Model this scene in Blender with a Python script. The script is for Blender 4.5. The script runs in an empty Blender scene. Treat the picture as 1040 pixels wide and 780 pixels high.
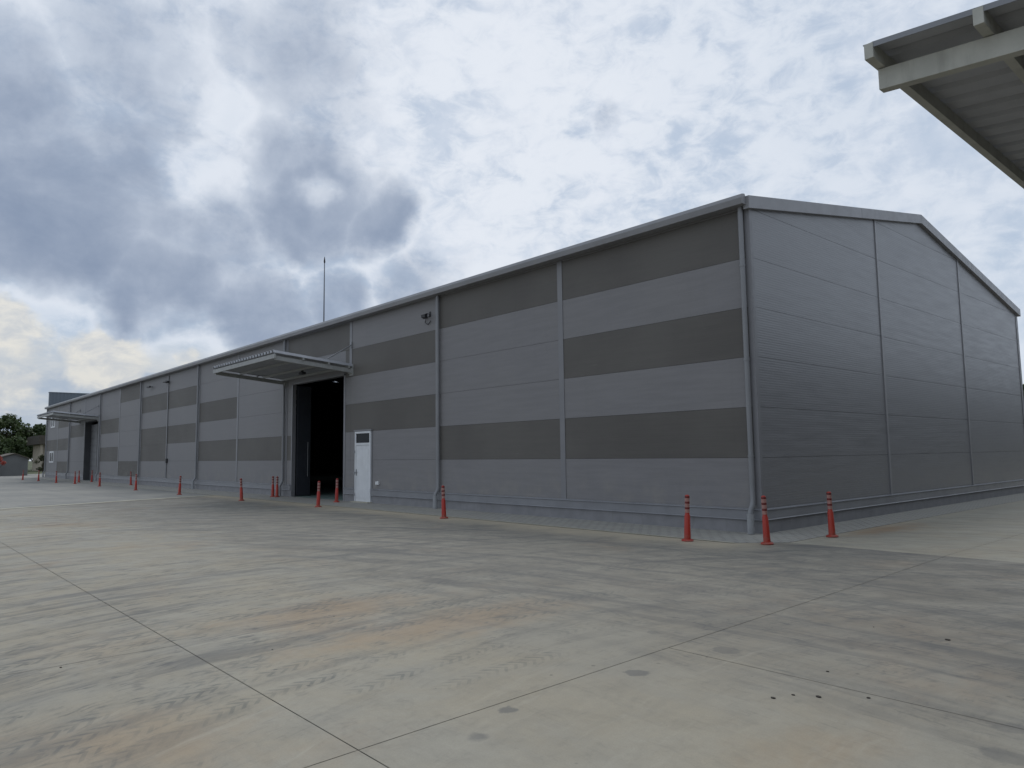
import bpy, bmesh, math, random
from mathutils import Vector, Matrix
random.seed(7)
SC = bpy.context.scene
COL = SC.collection
R = math.radians

# ---------------------------------------------------------------- camera, sky, sun, exposure
cam_data = bpy.data.cameras.new('camera')
cam = bpy.data.objects.new('camera', cam_data); COL.objects.link(cam)
YAW, PIT, ROL = -0.845081795, 0.0959417788, -0.0133543901
F = Vector((math.cos(PIT)*math.sin(YAW), math.cos(PIT)*math.cos(YAW), math.sin(PIT)))
R0 = Vector((math.cos(YAW), -math.sin(YAW), 0)); U0 = R0.cross(F)
RX = R0*math.cos(ROL) + U0*math.sin(ROL); UY = -R0*math.sin(ROL) + U0*math.cos(ROL)
m = Matrix((RX, UY, -F)).transposed().to_4x4(); m.translation = Vector((7.4784, -13.0570, 1.5991))
cam.matrix_world = m
cam_data.sensor_width = 36; cam_data.lens = 25.5995; cam_data.clip_start = 0.05; cam_data.clip_end = 5000
SC.camera = cam
SC.view_settings.view_transform = 'Standard'; SC.view_settings.look = 'None'
SC.view_settings.exposure = 0.09; SC.view_settings.gamma = 1.0

SUN_DIR = Vector((-.36, .40, .84)).normalized()
sun_d = bpy.data.lights.new('sun', 'SUN'); sun_d.energy = 0.9; sun_d.angle = R(28); sun_d.color = (1.0, .96, .89)
sun = bpy.data.objects.new('sun', sun_d); COL.objects.link(sun)
sun.rotation_euler = SUN_DIR.to_track_quat('Z', 'Y').to_euler(); sun.location = (0, 0, 60)

class NT:
    """small node-tree helper"""
    def __init__(s, tree): s.t = tree
    def n(s, typ, ins=None, **kw):
        nd = s.t.nodes.new(typ)
        for k, v in kw.items(): setattr(nd, k, v)
        if ins:
            for k, v in ins.items(): s.put(nd.inputs[k], v)
        return nd
    def put(s, sock, v):
        if isinstance(v, bpy.types.NodeSocket): s.t.links.new(v, sock)
        else:
            if hasattr(sock, 'default_value'):
                dv = sock.default_value
                if hasattr(dv, '__len__') and not isinstance(v, str):
                    if len(v) == 3 and len(dv) == 4: v = (*v, 1)
                sock.default_value = v
    def m(s, op, a, b=0.0, c=0.0, clamp=False):
        nd = s.n('ShaderNodeMath', operation=op, use_clamp=clamp)
        for i, v in enumerate((a, b, c)): s.put(nd.inputs[i], v)
        return nd.outputs[0]
    def vm(s, op, a, b=(0, 0, 0), out=0):
        nd = s.n('ShaderNodeVectorMath', operation=op); s.put(nd.inputs[0], a); s.put(nd.inputs[1], b)
        return nd.outputs['Value'] if op in ('LENGTH', 'DISTANCE', 'DOT_PRODUCT') else nd.outputs[0]
    def scale(s, a, f):
        nd = s.n('ShaderNodeVectorMath', operation='SCALE'); s.put(nd.inputs[0], a); s.put(nd.inputs['Scale'], f); return nd.outputs[0]
    def noise(s, vec, scale, detail=4, rough=.55, dist=0.0, col=False):
        nd = s.n('ShaderNodeTexNoise', {'Scale': scale, 'Detail': detail, 'Roughness': rough, 'Distortion': dist})
        s.put(nd.inputs['Vector'], vec); return nd.outputs['Color' if col else 'Fac']
    def ramp(s, v, a, b, lo=0.0, hi=1.0, smooth=True):
        nd = s.n('ShaderNodeMapRange', interpolation_type='SMOOTHSTEP' if smooth else 'LINEAR')
        s.put(nd.inputs['Value'], v)
        for k, x in (('From Min', a), ('From Max', b), ('To Min', lo), ('To Max', hi)): s.put(nd.inputs[k], x)
        return nd.outputs['Result']
    def mix(s, f, a, b, mode='MIX'):
        nd = s.n('ShaderNodeMix', data_type='RGBA', blend_type=mode)
        s.put(nd.inputs[0], f); s.put(nd.inputs[6], a); s.put(nd.inputs[7], b); return nd.outputs[2]
    def xyz(s, v):
        nd = s.n('ShaderNodeSeparateXYZ'); s.put(nd.inputs[0], v); return nd.outputs
    def comb(s, x, y, z):
        nd = s.n('ShaderNodeCombineXYZ')
        for i, v in enumerate((x, y, z)): s.put(nd.inputs[i], v)
        return nd.outputs[0]

world = bpy.data.worlds.new('World'); SC.world = world; world.use_nodes = True
wt = world.node_tree; wt.nodes.clear(); w = NT(wt)
SKY_STRENGTH = 0.1
# cloud masses of the real sky, as directions (x, y, z), angular radius, weight
CLOUDS = [(-0.952,0.153,0.267,0.170,1.00),(-0.956,0.165,0.241,0.126,1.05),(-0.916,0.236,0.323,0.146,.85),(-0.922,0.107,0.371,0.116,0.75),
 (-0.864,0.218,0.454,0.118,0.70),(-0.814,0.299,0.498,0.067,0.55),(-0.852,0.410,0.325,0.110,1.00),(-0.847,0.376,0.375,0.090,0.70),
 (-0.874,0.390,0.289,0.074,0.95),(-0.822,0.480,0.305,0.068,.92),(-0.800,0.418,0.435,0.098,0.45),(-0.945,0.259,0.200,0.125,1.0),(-0.905,0.31,0.27,0.10,0.75),(-0.912,0.369,0.177,0.086,0.9),
 (-0.869,0.458,0.187,0.078,0.75),(-0.802,0.554,0.222,0.080,0.5),(-0.80,0.38,0.50,0.12,0.62),(-0.745,0.45,0.50,0.08,0.35),(-0.903,0.085,0.422,0.054,0.60),
 (-0.592,0.683,0.427,0.028,0.55),(-0.60,-0.36,0.62,0.34,0.9),(0.1,-0.6,0.75,0.4,0.6)]
GAPS = [(-0.888,0.288,0.358,0.050,.6),(-0.857,0.287,0.427,0.050,.35),(-0.846,0.403,0.349,0.031,.6),(-0.976,0.162,0.145,0.082,.9),
 (-0.953,0.275,0.129,0.068,.8)]
def build_sky():
    tc = w.n('ShaderNodeTexCoord').outputs['Generated']
    d = w.vm('NORMALIZE', tc)
    x, y, z = w.xyz(d)
    zz = w.m('ADD', w.m('MAXIMUM', z, 0.0), 0.16)
    p = w.comb(w.m('DIVIDE', x, zz), w.m('DIVIDE', y, zz), 0.0)
    warp = w.scale(w.vm('SUBTRACT', w.noise(d, 7.0, 5, .55, col=True), (.5, .5, .5)), .12)
    dw = w.vm('ADD', d, warp)
    def blobs(lst):
        acc = None
        for (a, b, c, r, wt_) in lst:
            v = w.ramp(w.vm('DISTANCE', dw, (a, b, c)), r*1.25, r*.25, 0.0, wt_)
            acc = v if acc is None else w.m('MAXIMUM', acc, v)
        return acc
    n1 = w.m('ADD', w.m('MULTIPLY', w.noise(d, 6.0, 8, .60, .2), .7), w.m('MULTIPLY', w.noise(d, 22.0, 6, .6, .3), .3))
    ds = w.vm('MULTIPLY', d, (1.0, 1.0, 1.75))
    n2 = w.noise(ds, 6.5, 9, .60, .35)
    n3 = w.noise(w.vm('ADD', ds, (3, 1, 2)), 24.0, 8, .62, .45)
    mass = w.m('SUBTRACT', blobs(CLOUDS), blobs(GAPS))
    field = w.m('ADD', mass, w.m('MULTIPLY', w.m('SUBTRACT', n1, .5), 1.25))
    dark = w.ramp(field, .10, .92)
    deep = w.ramp(field, .60, 1.30)
    rim = w.m('MULTIPLY', w.ramp(field, -.15, .22), w.ramp(field, .5, .24))
    sky = w.n('ShaderNodeTexSky', sky_type='NISHITA', sun_disc=False)
    sky.sun_elevation = math.asin(SUN_DIR.z); sky.sun_rotation = math.atan2(SUN_DIR.x, SUN_DIR.y)
    sky.air_density = 1.0; sky.dust_density = 1.2
    K = 1.0/SKY_STRENGTH
    def c(r, g, b, k=1.0): return (r*K*k, g*K*k, b*K*k)
    # thin veil over the blue: white streaks with blue-grey gaps
    veil = w.m('ADD', w.m('MULTIPLY', n2, .50), w.m('MULTIPLY', n3, .50))
    vf = w.ramp(veil, .40, .58)
    blue = w.mix(.86, sky.outputs[0], c(.445, .53, .65))
    base = w.mix(vf, blue, c(.60, .665, .76))
    # towards the hidden sun the veil glows
    glow = w.ramp(w.vm('DISTANCE', d, (-.70, .58, .42)), .62, .05)
    base = w.mix(w.m('MULTIPLY', glow, w.ramp(veil, .38, .58, .10, .85)), base, c(.745, .785, .85))
    base = w.mix(w.m('MULTIPLY', rim, .55), base, c(.74, .78, .85))
    shade = w.mix(w.ramp(n2, .32, .68), c(.29, .352, .465), c(.41, .47, .575))
    col = w.mix(dark, base, shade)
    col = w.mix(w.m('MULTIPLY', deep, .8), col, c(.20, .258, .37))
    # low in the west the cloud deck opens to a warm, creamy band over blue-grey haze
    west = w.ramp(w.vm('DISTANCE', w.vm('MULTIPLY', d, (1, 1, 1.3)), (-.97, .17, .13)), .50, .12)
    haze_n = w.ramp(w.noise(w.vm('MULTIPLY', d, (1, 1, 3.5)), 6.0, 7, .6, .3), .38, .64)
    low = w.m('MULTIPLY', west, w.ramp(w.m('ADD', z, w.m('MULTIPLY', w.m('SUBTRACT', n1, .5), .10)), .155, .09))
    col = w.mix(w.m('MULTIPLY', low, .9), col, w.mix(haze_n, c(.375, .445, .545), c(.60, .615, .615)))
    opening = blobs([(-.981, .134, .138, .062, 1.0), (-.970, .213, .120, .056, 1.0), (-.948, .297, .113, .040, .9), (-.988, .128, .085, .05, .75)])
    opening = w.ramp(w.m('ADD', opening, w.m('MULTIPLY', w.m('SUBTRACT', n1, .5), 2.2)), .38, .74)
    col = w.mix(w.m('MULTIPLY', opening, .85), col, w.mix(w.ramp(n3, .35, .65), c(.56, .58, .60), c(.75, .73, .67)))
    # below the horizon: dull ground tone
    col = w.mix(w.ramp(z, -.02, -.08), col, c(.25, .25, .23))
    bg = w.n('ShaderNodeBackground', {'Strength': SKY_STRENGTH}); w.put(bg.inputs['Color'], col)
    out = w.n('ShaderNodeOutputWorld'); wt.links.new(bg.outputs[0], out.inputs[0])
build_sky()

# ---------------------------------------------------------------- materials
MATS = {}
def mat(name, fn):
    mt = bpy.data.materials.new(name); mt.use_nodes = True
    mt.node_tree.nodes.clear(); t = NT(mt.node_tree)
    bs = t.n('ShaderNodeBsdfPrincipled'); out = t.n('ShaderNodeOutputMaterial')
    mt.node_tree.links.new(bs.outputs[0], out.inputs[0]); fn(t, bs, out); MATS[name] = mt; return mt
def pos(t): return t.n('ShaderNodeNewGeometry').outputs['Position']
def bump(t, bs, h, strength=.3, dist=.01):
    b = t.n('ShaderNodeBump', {'Strength': strength, 'Distance': dist}); t.put(b.inputs['Height'], h)
    t.put(bs.inputs['Normal'], b.outputs[0])
def painted(name, col, rough=.45, var=.12, scale=1.5, metallic=0.0, dirt=0.0, spec=.5):
    def fn(t, bs, out):
        P = pos(t)
        n = t.noise(P, scale, 6, .6)
        c = t.mix(t.ramp(n, .3, .7), tuple(v*(1-var) for v in col), tuple(v*(1+var) for v in col))
        if dirt:
            d = t.noise(t.vm('MULTIPLY', P, (3, 3, .5)), 2.0, 6, .65)
            c = t.mix(t.ramp(d, .52, .75, 0, dirt), c, (.10, .09, .07))
        t.put(bs.inputs['Base Color'], c)
        t.put(bs.inputs['Roughness'], t.ramp(t.noise(P, scale*4, 4), .3, .7, rough-.06, rough+.08))
        bs.inputs['Metallic'].default_value = metallic; bs.inputs['Specular IOR Level'].default_value = spec
    return mat(name, fn)
def cladding(name, col, rough, rib=.5, spec=.5, wear=1.0):
    """micro-ribbed painted steel sandwich panel with a little weathering"""
    def fn(t, bs, out):
        P = pos(t); z = t.xyz(P)[2]
        streak = t.noise(t.vm('MULTIPLY', P, (.7, .7, 9.0)), 1.0, 6, .65)
        rain = t.noise(t.vm('MULTIPLY', P, (5, 5, .25)), 1.0, 5, .6)
        big = t.noise(P, .35, 4, .5)
        c = t.mix(t.ramp(streak, .3, .7), tuple(v*.93 for v in col), tuple(v*1.07 for v in col))
        c = t.mix(t.ramp(rain, .55, .8, 0, .16*wear), c, tuple(v*.72 for v in col))
        c = t.mix(t.ramp(big, .35, .65, 0, .10*wear), c, (.30, .29, .26))
        # dust thrown up at the foot of the wall and faint scuffs
        sp = t.m('MULTIPLY', t.ramp(z, 1.5, .4), t.ramp(t.noise(P, 2.2, 6, .65), .42, .7))
        c = t.mix(t.m('MULTIPLY', sp, .25*wear), c, (.33, .31, .26))
        scr = t.noise(t.vm('MULTIPLY', P, (2.5, 2.5, 40)), 1.0, 4, .6, .3)
        c = t.mix(t.m('MULTIPLY', t.ramp(scr, .66, .70), t.ramp(t.noise(P, .8, 3), .5, .6, 0, .22*wear)), c, (.32, .31, .29))
        t.put(bs.inputs['Base Color'], c)
        t.put(bs.inputs['Roughness'], t.ramp(streak, .3, .7, rough-.05, rough+.08))
        bs.inputs['Specular IOR Level'].default_value = spec
        ribs = t.m('SINE', t.m('MULTIPLY', z, 2*math.pi/.05))
        oil = t.noise(t.vm('MULTIPLY', P, (.55, .55, 2.4)), 1.0, 3, .5)
        bump(t, bs, t.m('ADD', t.m('MULTIPLY', ribs, .10*rib), t.m('ADD', t.m('MULTIPLY', oil, .7), t.m('MULTIPLY', streak, .45*rib))), .20, .02)
    return mat(name, fn)

cladding('light_cladding', (.212, .207, .212), .56, spec=.3)
cladding('neighbour_cladding', (.06, .065, .07), .5)
cladding('dark_cladding', (.108, .101, .093), .58, spec=.3)
cladding('gable_cladding', (.180, .182, .192), .33, rib=1.1, spec=.7, wear=.3)
painted('trim_paint', (.20, .20, .21), .42, .06)
painted('gutter_paint', (.25, .25, .26), .38, .06)
painted('seam_dark', (.04, .04, .042), .8)
painted('plinth_paint', (.225, .225, .235), .6, .10, 3.0, dirt=.25)
painted('sill_paint', (.22, .225, .24), .35, .08)
painted('pipe_paint', (.22, .225, .235), .36, .06)
painted('pipe_boot', (.30, .31, .32), .45, .12, 6)
painted('canopy_paint', (.43, .43, .385), .55, .10, 4, dirt=.30)
painted('gate_canopy_paint', (.31, .315, .305), .5, .08, 4, dirt=.25)
painted('canopy_sheet', (.37, .38, .405), .5, .08, 3)
painted('roof_sheet', (.22, .23, .25), .45, .08)
painted('door_white', (.66, .68, .70), .4, .05, 3, dirt=.12)
painted('window_white', (.72, .73, .74), .4, .03)
painted('lamp_black', (.018, .018, .02), .5)
painted('mast_steel', (.13, .135, .15), .4, .05, metallic=.3)
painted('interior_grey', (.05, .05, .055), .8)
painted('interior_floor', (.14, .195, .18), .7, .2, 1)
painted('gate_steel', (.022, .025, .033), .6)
painted('far_gate_frame', (.06, .062, .066), .6)
painted('gate_door', (.15, .152, .158), .5)
def bollard_red(t, bs, out):
    P = t.n('ShaderNodeTexCoord').outputs['Object']; rnd = t.n('ShaderNodeObjectInfo').outputs['Random']; z = t.xyz(P)[2]
    off = t.vm('ADD', P, t.comb(t.m('MULTIPLY', rnd, 37.0), t.m('MULTIPLY', rnd, 11.0), 0.0))
    c = t.mix(t.m('MULTIPLY', rnd, .6), (.36, .020, .010), (.38, .042, .020))
    c = t.mix(t.ramp(t.noise(off, 9.0, 6, .65), .54, .74, 0, .35), c, (.22, .024, .014))
    c = t.mix(t.m('MULTIPLY', t.ramp(z, .22, .0), t.ramp(t.noise(off, 14.0, 6, .7), .38, .66, .0, .55)), c, (.19, .14, .10))
    c = t.mix(t.ramp(t.noise(t.vm('MULTIPLY', off, (1, 1, .3)), 40.0, 3, .6), .64, .70, 0, .5), c, (.07, .03, .025))
    t.put(bs.inputs['Base Color'], c); bs.inputs['Roughness'].default_value = .5
mat('bollard_red', bollard_red)
painted('bollard_band', (.36, .19, .165), .4, .12, 20)
painted('bollard_dark', (.13, .012, .010), .5, .2, 9)
painted('rubber_black', (.02, .02, .02), .7)
painted('cream_render', (.40, .35, .28), .85, .10, 2)
painted('brown_tiles', (.036, .029, .020), .8, .2, 3)
painted('house_dark', (.035, .035, .035), .8)  # even near-black tone of the house windows and door
painted('garage_wall', (.145, .15, .15), .8, .08, 1)
painted('garage_roof', (.11, .095, .075), .8, .1, 2)
painted('bark', (.06, .045, .032), .9, .3, 6)
painted('blue_ribbed', (.125, .15, .175), .45, .05, 1)
painted('debris', (.03, .025, .02), .9)
def glass(t, bs, out):
    t.put(bs.inputs['Base Color'], (.012, .015, .018)); bs.inputs['Roughness'].default_value = .25; bs.inputs['Specular IOR Level'].default_value = .12
mat('dark_glass', glass)
def skylight(t, bs, out):
    tr = t.n('ShaderNodeBsdfTranslucent', {'Color': (.85, .88, .9)}); tp = t.n('ShaderNodeBsdfTransparent', {'Color': (.8, .83, .85)})
    mx = t.n('ShaderNodeMixShader', {0: .5}); t.t.links.new(tr.outputs[0], mx.inputs[1]); t.t.links.new(tp.outputs[0], mx.inputs[2])
    t.t.links.new(mx.outputs[0], out.inputs[0])
mat('skylight_sheet', skylight)
def leaf(name, c1, c2):
    def fn(t, bs, out):
        n = t.noise(pos(t), .9, 4, .6); n2 = t.noise(pos(t), 9, 2)
        c = t.mix(t.ramp(n, .3, .7), c1, c2); c = t.mix(t.ramp(n2, .4, .75, 0, .6), c, tuple(v*1.5 for v in c2))
        t.put(bs.inputs['Base Color'], c); bs.inputs['Roughness'].default_value = .6
        tr = t.n('ShaderNodeBsdfTranslucent'); t.put(tr.inputs['Color'], c)
        mx = t.n('ShaderNodeMixShader', {0: .25}); t.t.links.new(bs.outputs[0], mx.inputs[1]); t.t.links.new(tr.outputs[0], mx.inputs[2])
        t.t.links.new(mx.outputs[0], out.inputs[0])
    return mat(name, fn)
leaf('leaf_dark', (.030, .050, .018), (.060, .088, .028))
leaf('leaf_mid', (.034, .058, .018), (.070, .100, .030))
leaf('leaf_olive', (.030, .034, .014), (.055, .060, .022))
leaf('leaf_red', (.20, .03, .02), (.36, .07, .05))

def concrete(name, light, warm, k_dirt=1.0, tracks=True, rust=True):
    def fn(t, bs, out):
        P = pos(t)
        x, y, z = t.xyz(P)
        big = t.noise(P, .22, 6, .6); mid = t.noise(P, .9, 8, .65, .4); fine = t.noise(P, 14, 6, .7); grit = t.noise(P, 90, 3, .7)
        blot = t.noise(t.vm('ADD', P, (5, 3, 0)), 2.6, 8, .68, .3)
        c = t.mix(t.ramp(big, .36, .64), tuple(v*.84 for v in light), light)
        c = t.mix(t.ramp(mid, .34, .68, 0, .7), c, warm)
        c = t.mix(t.ramp(blot, .44, .74, 0, .45*k_dirt), c, tuple(v*.58 for v in light))
        c = t.mix(t.ramp(fine, .25, .75, 0, .35), c, tuple(v*.72 for v in light))
        c = t.mix(t.ramp(grit, .3, .7, 0, .35), c, tuple(v*.66 for v in light))
        if rust:
            rs = t.noise(t.vm('ADD', P, (3, 17, 0)), .42, 6, .62, .3)
            c = t.mix(t.ramp(rs, .52, .72, 0, .42), c, (.34, .235, .135))
            # rust wash near the gable foot and ochre patches in the yard
            for (cx, cy, rx, ry, s) in ((1.25, 2.3, .50, 1.5, .75), (1.7, -8.7, .50, 1.5, .40), (.4, -9.4, .5, 1.2, .30), (2.9, -11.9, .7, .7, .25)):
                q = t.vm('MULTIPLY', t.vm('SUBTRACT', P, (cx, cy, 0)), (1/rx, 1/ry, 1))
                q = t.m('ADD', t.vm('LENGTH', q), t.m('MULTIPLY', t.m('SUBTRACT', blot, .5), 2.4))
                c = t.mix(t.ramp(q, 1.5, .1, 0, s), c, (.34, .21, .105))
        area = t.noise(t.vm('ADD', P, (31, 7, 0)), .20, 5, .55)
        def polar(cx, cy):
            dx = t.m('SUBTRACT', x, cx); dy = t.m('SUBTRACT', y, cy)
            r = t.m('SQRT', t.m('ADD', t.m('MULTIPLY', dx, dx), t.m('MULTIPLY', dy, dy)))
            return r, t.m('MULTIPLY', t.m('ARCTAN2', dx, t.m('MULTIPLY', dy, 1.0)), 10.0)
        # the two ways vehicles turn through the yard: smears and tread prints follow them
        for idx, (cx, cy, s_, thr) in enumerate(((10.4, -8.6, .62, .40), (3.7, -25.3, .58, .42))):
            r, arc = polar(cx, cy)
            if idx == 0: arc = t.m('MULTIPLY', t.m('ARCTAN2', t.m('SUBTRACT', y, cy), t.m('SUBTRACT', cx, x)), 10.0)
            wob = t.m('ADD', r, t.m('MULTIPLY', big, .8))
            st = t.noise(t.comb(t.m('MULTIPLY', wob, 3.2), t.m('MULTIPLY', arc, .35), 0.0), 1.0, 8, .68, .4)
            st2 = t.noise(t.comb(t.m('MULTIPLY', wob, 11.0), t.m('MULTIPLY', arc, .9), 4.0), 1.0, 6, .65, .3)
            calm = t.ramp(t.vm('DISTANCE', P, (4.9, -10.2, 0)), 1.2, 4.2, .12, 1.0)
            zone = t.m('MULTIPLY', t.ramp(area, .36, .60, .25, 1.0), calm) if idx == 0 else t.ramp(t.m('ADD', y, t.m('MULTIPLY', big, 4.0)), -7.2, -4.6, .12, 1.0)
            c = t.mix(t.m('MULTIPLY', t.ramp(st, .45, .68, 0, .72*k_dirt), zone), c, (.105, .105, .102))
            c = t.mix(t.m('MULTIPLY', t.ramp(st2, .54, .72, 0, .42*k_dirt), t.m('MULTIPLY', zone, t.ramp(mid, .35, .6))), c, (.125, .122, .114))
            if idx == 0: lightst = t.noise(t.comb(t.m('MULTIPLY', wob, 4.1), t.m('MULTIPLY', arc, .25), 9.0), 1.0, 7, .65, .3)
            if idx == 0: c = t.mix(t.ramp(lightst, .56, .74, 0, .40), c, tuple(min(1, v*1.18) for v in light))
            st3 = t.noise(t.comb(t.m('MULTIPLY', wob, 26.0), t.m('MULTIPLY', arc, 4.5), 7.0), 1.0, 4, .6, .2)
            c = t.mix(t.m('MULTIPLY', t.ramp(st3, .52, .64, 0, .75*k_dirt), t.m('MULTIPLY', zone, t.ramp(blot, .38, .60))), c, (.105, .105, .102))
            if tracks:
                W = .24
                wn = t.m('ADD', r, t.m('MULTIPLY', t.noise(P, .35, 3, .5), .7))
                q = t.m('DIVIDE', wn, W); cell = t.m('FLOOR', q); loc = t.m('ABSOLUTE', t.m('SUBTRACT', t.m('FRACT', q), .5))
                wh_ = t.n('ShaderNodeTexWhiteNoise', noise_dimensions='1D'); t.put(wh_.inputs['W'], t.m('ADD', cell, .37+idx*11))
                rnd = wh_.outputs['Value']
                tread = t.m('SINE', t.m('MULTIPLY', t.m('ADD', arc, t.m('ADD', t.m('MULTIPLY', loc, .34), t.m('MULTIPLY', rnd, 5.0))), 2*math.pi/.13))
                mk = t.m('MULTIPLY', t.ramp(rnd, .36, .44), t.m('MULTIPLY', t.ramp(loc, .42, .30), t.ramp(tread, .0, .7, .15, 1.0)))
                brk = t.m('MULTIPLY', t.ramp(t.noise(t.comb(t.m('MULTIPLY', cell, 3.3), t.m('MULTIPLY', arc, .45), 2.0+idx), 1.0, 5, .6), .43, .60), t.ramp(blot, .36, .60, .25, 1))
                brk = t.m('MULTIPLY', brk, t.ramp(r, 6.6, 7.6) if idx == 0 else t.ramp(y, -8.5, -7.0))
                c = t.mix(t.m('MULTIPLY', mk, t.m('MULTIPLY', brk, .50)), c, (.085, .096, .096))
        # traffic-worn grey zone between yard and wall, pale dust along the paving edge
        zone = t.m('MULTIPLY', t.ramp(t.m('ADD', y, t.m('MULTIPLY', big, 3.0)), -8.0, -4.8), t.ramp(mid, .30, .62, .35, 1))
        c = t.mix(t.m('MULTIPLY', zone, .50*k_dirt), c, (.135, .137, .134))
        edge = t.m('MULTIPLY', t.ramp(t.m('ADD', y, t.m('MULTIPLY', t.m('SUBTRACT', mid, .5), 1.4)), -2.9, -1.7), t.ramp(x, 1.5, .2))
        c = t.mix(t.m('MULTIPLY', edge, .75), c, tuple(v*1.22 for v in warm))
        # damp and oil spots
        vor = t.n('ShaderNodeTexVoronoi', {'Scale': 1.9, 'Randomness': 1.0}); t.put(vor.inputs['Vector'], t.vm('MULTIPLY', t.vm('ADD', P, t.scale(t.noise(P, 7, 5, .65, col=True), .15)), (1, 1, 0)))
        rnd = t.xyz(vor.outputs['Color'])[0]
        spot = t.m('MULTIPLY', t.ramp(t.m('DIVIDE', vor.outputs['Distance'], t.m('ADD', t.m('MULTIPLY', rnd, .24), .03)), 1.0, .72), t.ramp(rnd, .18, .38))
        near = t.ramp(t.vm('DISTANCE', P, (4.3, -9.9, 0)), 3.4, 1.4, .22, 1.0)
        c = t.mix(t.m('MULTIPLY', spot, t.m('MULTIPLY', near, .68*k_dirt)), c, (.125, .125, .12))
        v2 = t.n('ShaderNodeTexVoronoi', {'Scale': 5.0, 'Randomness': 1.0}); t.put(v2.inputs['Vector'], t.vm('MULTIPLY', t.vm('ADD', P, t.scale(t.noise(P, 30, 2, .6, col=True), .02)), (1, 1, 0)))
        r2 = t.xyz(v2.outputs['Color'])[1]
        c = t.mix(t.m('MULTIPLY', t.ramp(v2.outputs['Distance'], .10, .05), t.ramp(r2, .74, .80, 0, .55)), c, (.09, .088, .082))
        t.put(bs.inputs['Base Color'], c)
        t.put(bs.inputs['Roughness'], t.ramp(mid, .3, .7, .55, .8)); bs.inputs['Specular IOR Level'].default_value = .3
        bump(t, bs, t.m('ADD', t.m('MULTIPLY', fine, .6), t.m('MULTIPLY', grit, .35)), .35, .006)
    return mat(name, fn)
concrete('yard_concrete', (.378, .354, .290), (.392, .340, .250))
concrete('apron_concrete', (.45, .425, .345), (.46, .41, .305), .40, tracks=False)
def paver(t, bs, out):
    P = pos(t)
    br = t.n('ShaderNodeTexBrick', {'Scale': 1.0, 'Mortar Size': .012, 'Brick Width': .24, 'Row Height': .16, 'Color1': (.36, .35, .315, 1), 'Color2': (.305, .30, .275, 1), 'Mortar': (.15, .145, .13, 1)})
    t.put(br.inputs['Vector'], P)
    n = t.noise(P, 1.1, 7, .65)
    c = t.mix(t.ramp(n, .38, .68, 0, .55), br.outputs['Color'], (.33, .31, .265))
    t.put(bs.inputs['Base Color'], c); bs.inputs['Roughness'].default_value = .8
    bump(t, bs, br.outputs['Fac'], -.5, .006)
mat('block_paving', paver)
def jointm(t, bs, out):
    n = t.noise(pos(t), 2.4, 6, .7)
    t.put(bs.inputs['Base Color'], t.mix(t.ramp(n, .38, .62), (.03, .03, .028), (.26, .245, .20))); bs.inputs['Roughness'].default_value = .95
mat('joint_fill', jointm)
def farpave(t, bs, out):
    P = pos(t)
    n = t.noise(P, .25, 7, .62); s = t.noise(t.vm('MULTIPLY', P, (.12, 1.2, 1)), 1, 6, .6)
    c = t.mix(t.ramp(n, .35, .65), (.215, .214, .20), (.285, .278, .25)); c = t.mix(t.ramp(s, .48, .72, 0, .45), c, (.16, .165, .165))
    t.put(bs.inputs['Base Color'], c); bs.inputs['Roughness'].default_value = .8
mat('far_paving', farpave)
def kerb(t, bs, out):
    n = t.noise(pos(t), 2.5, 6, .65)
    t.put(bs.inputs['Base Color'], t.mix(t.ramp(n, .35, .65), (.33, .315, .25), (.44, .42, .34))); bs.inputs['Roughness'].default_value = .8
mat('edge_concrete', kerb)
def grassm(t, bs, out):
    n = t.noise(pos(t), .6, 6, .65)
    t.put(bs.inputs['Base Color'], t.mix(t.ramp(n, .35, .65), (.035, .055, .018), (.10, .10, .045))); bs.inputs['Roughness'].default_value = .9
mat('grass_earth', grassm)

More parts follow.
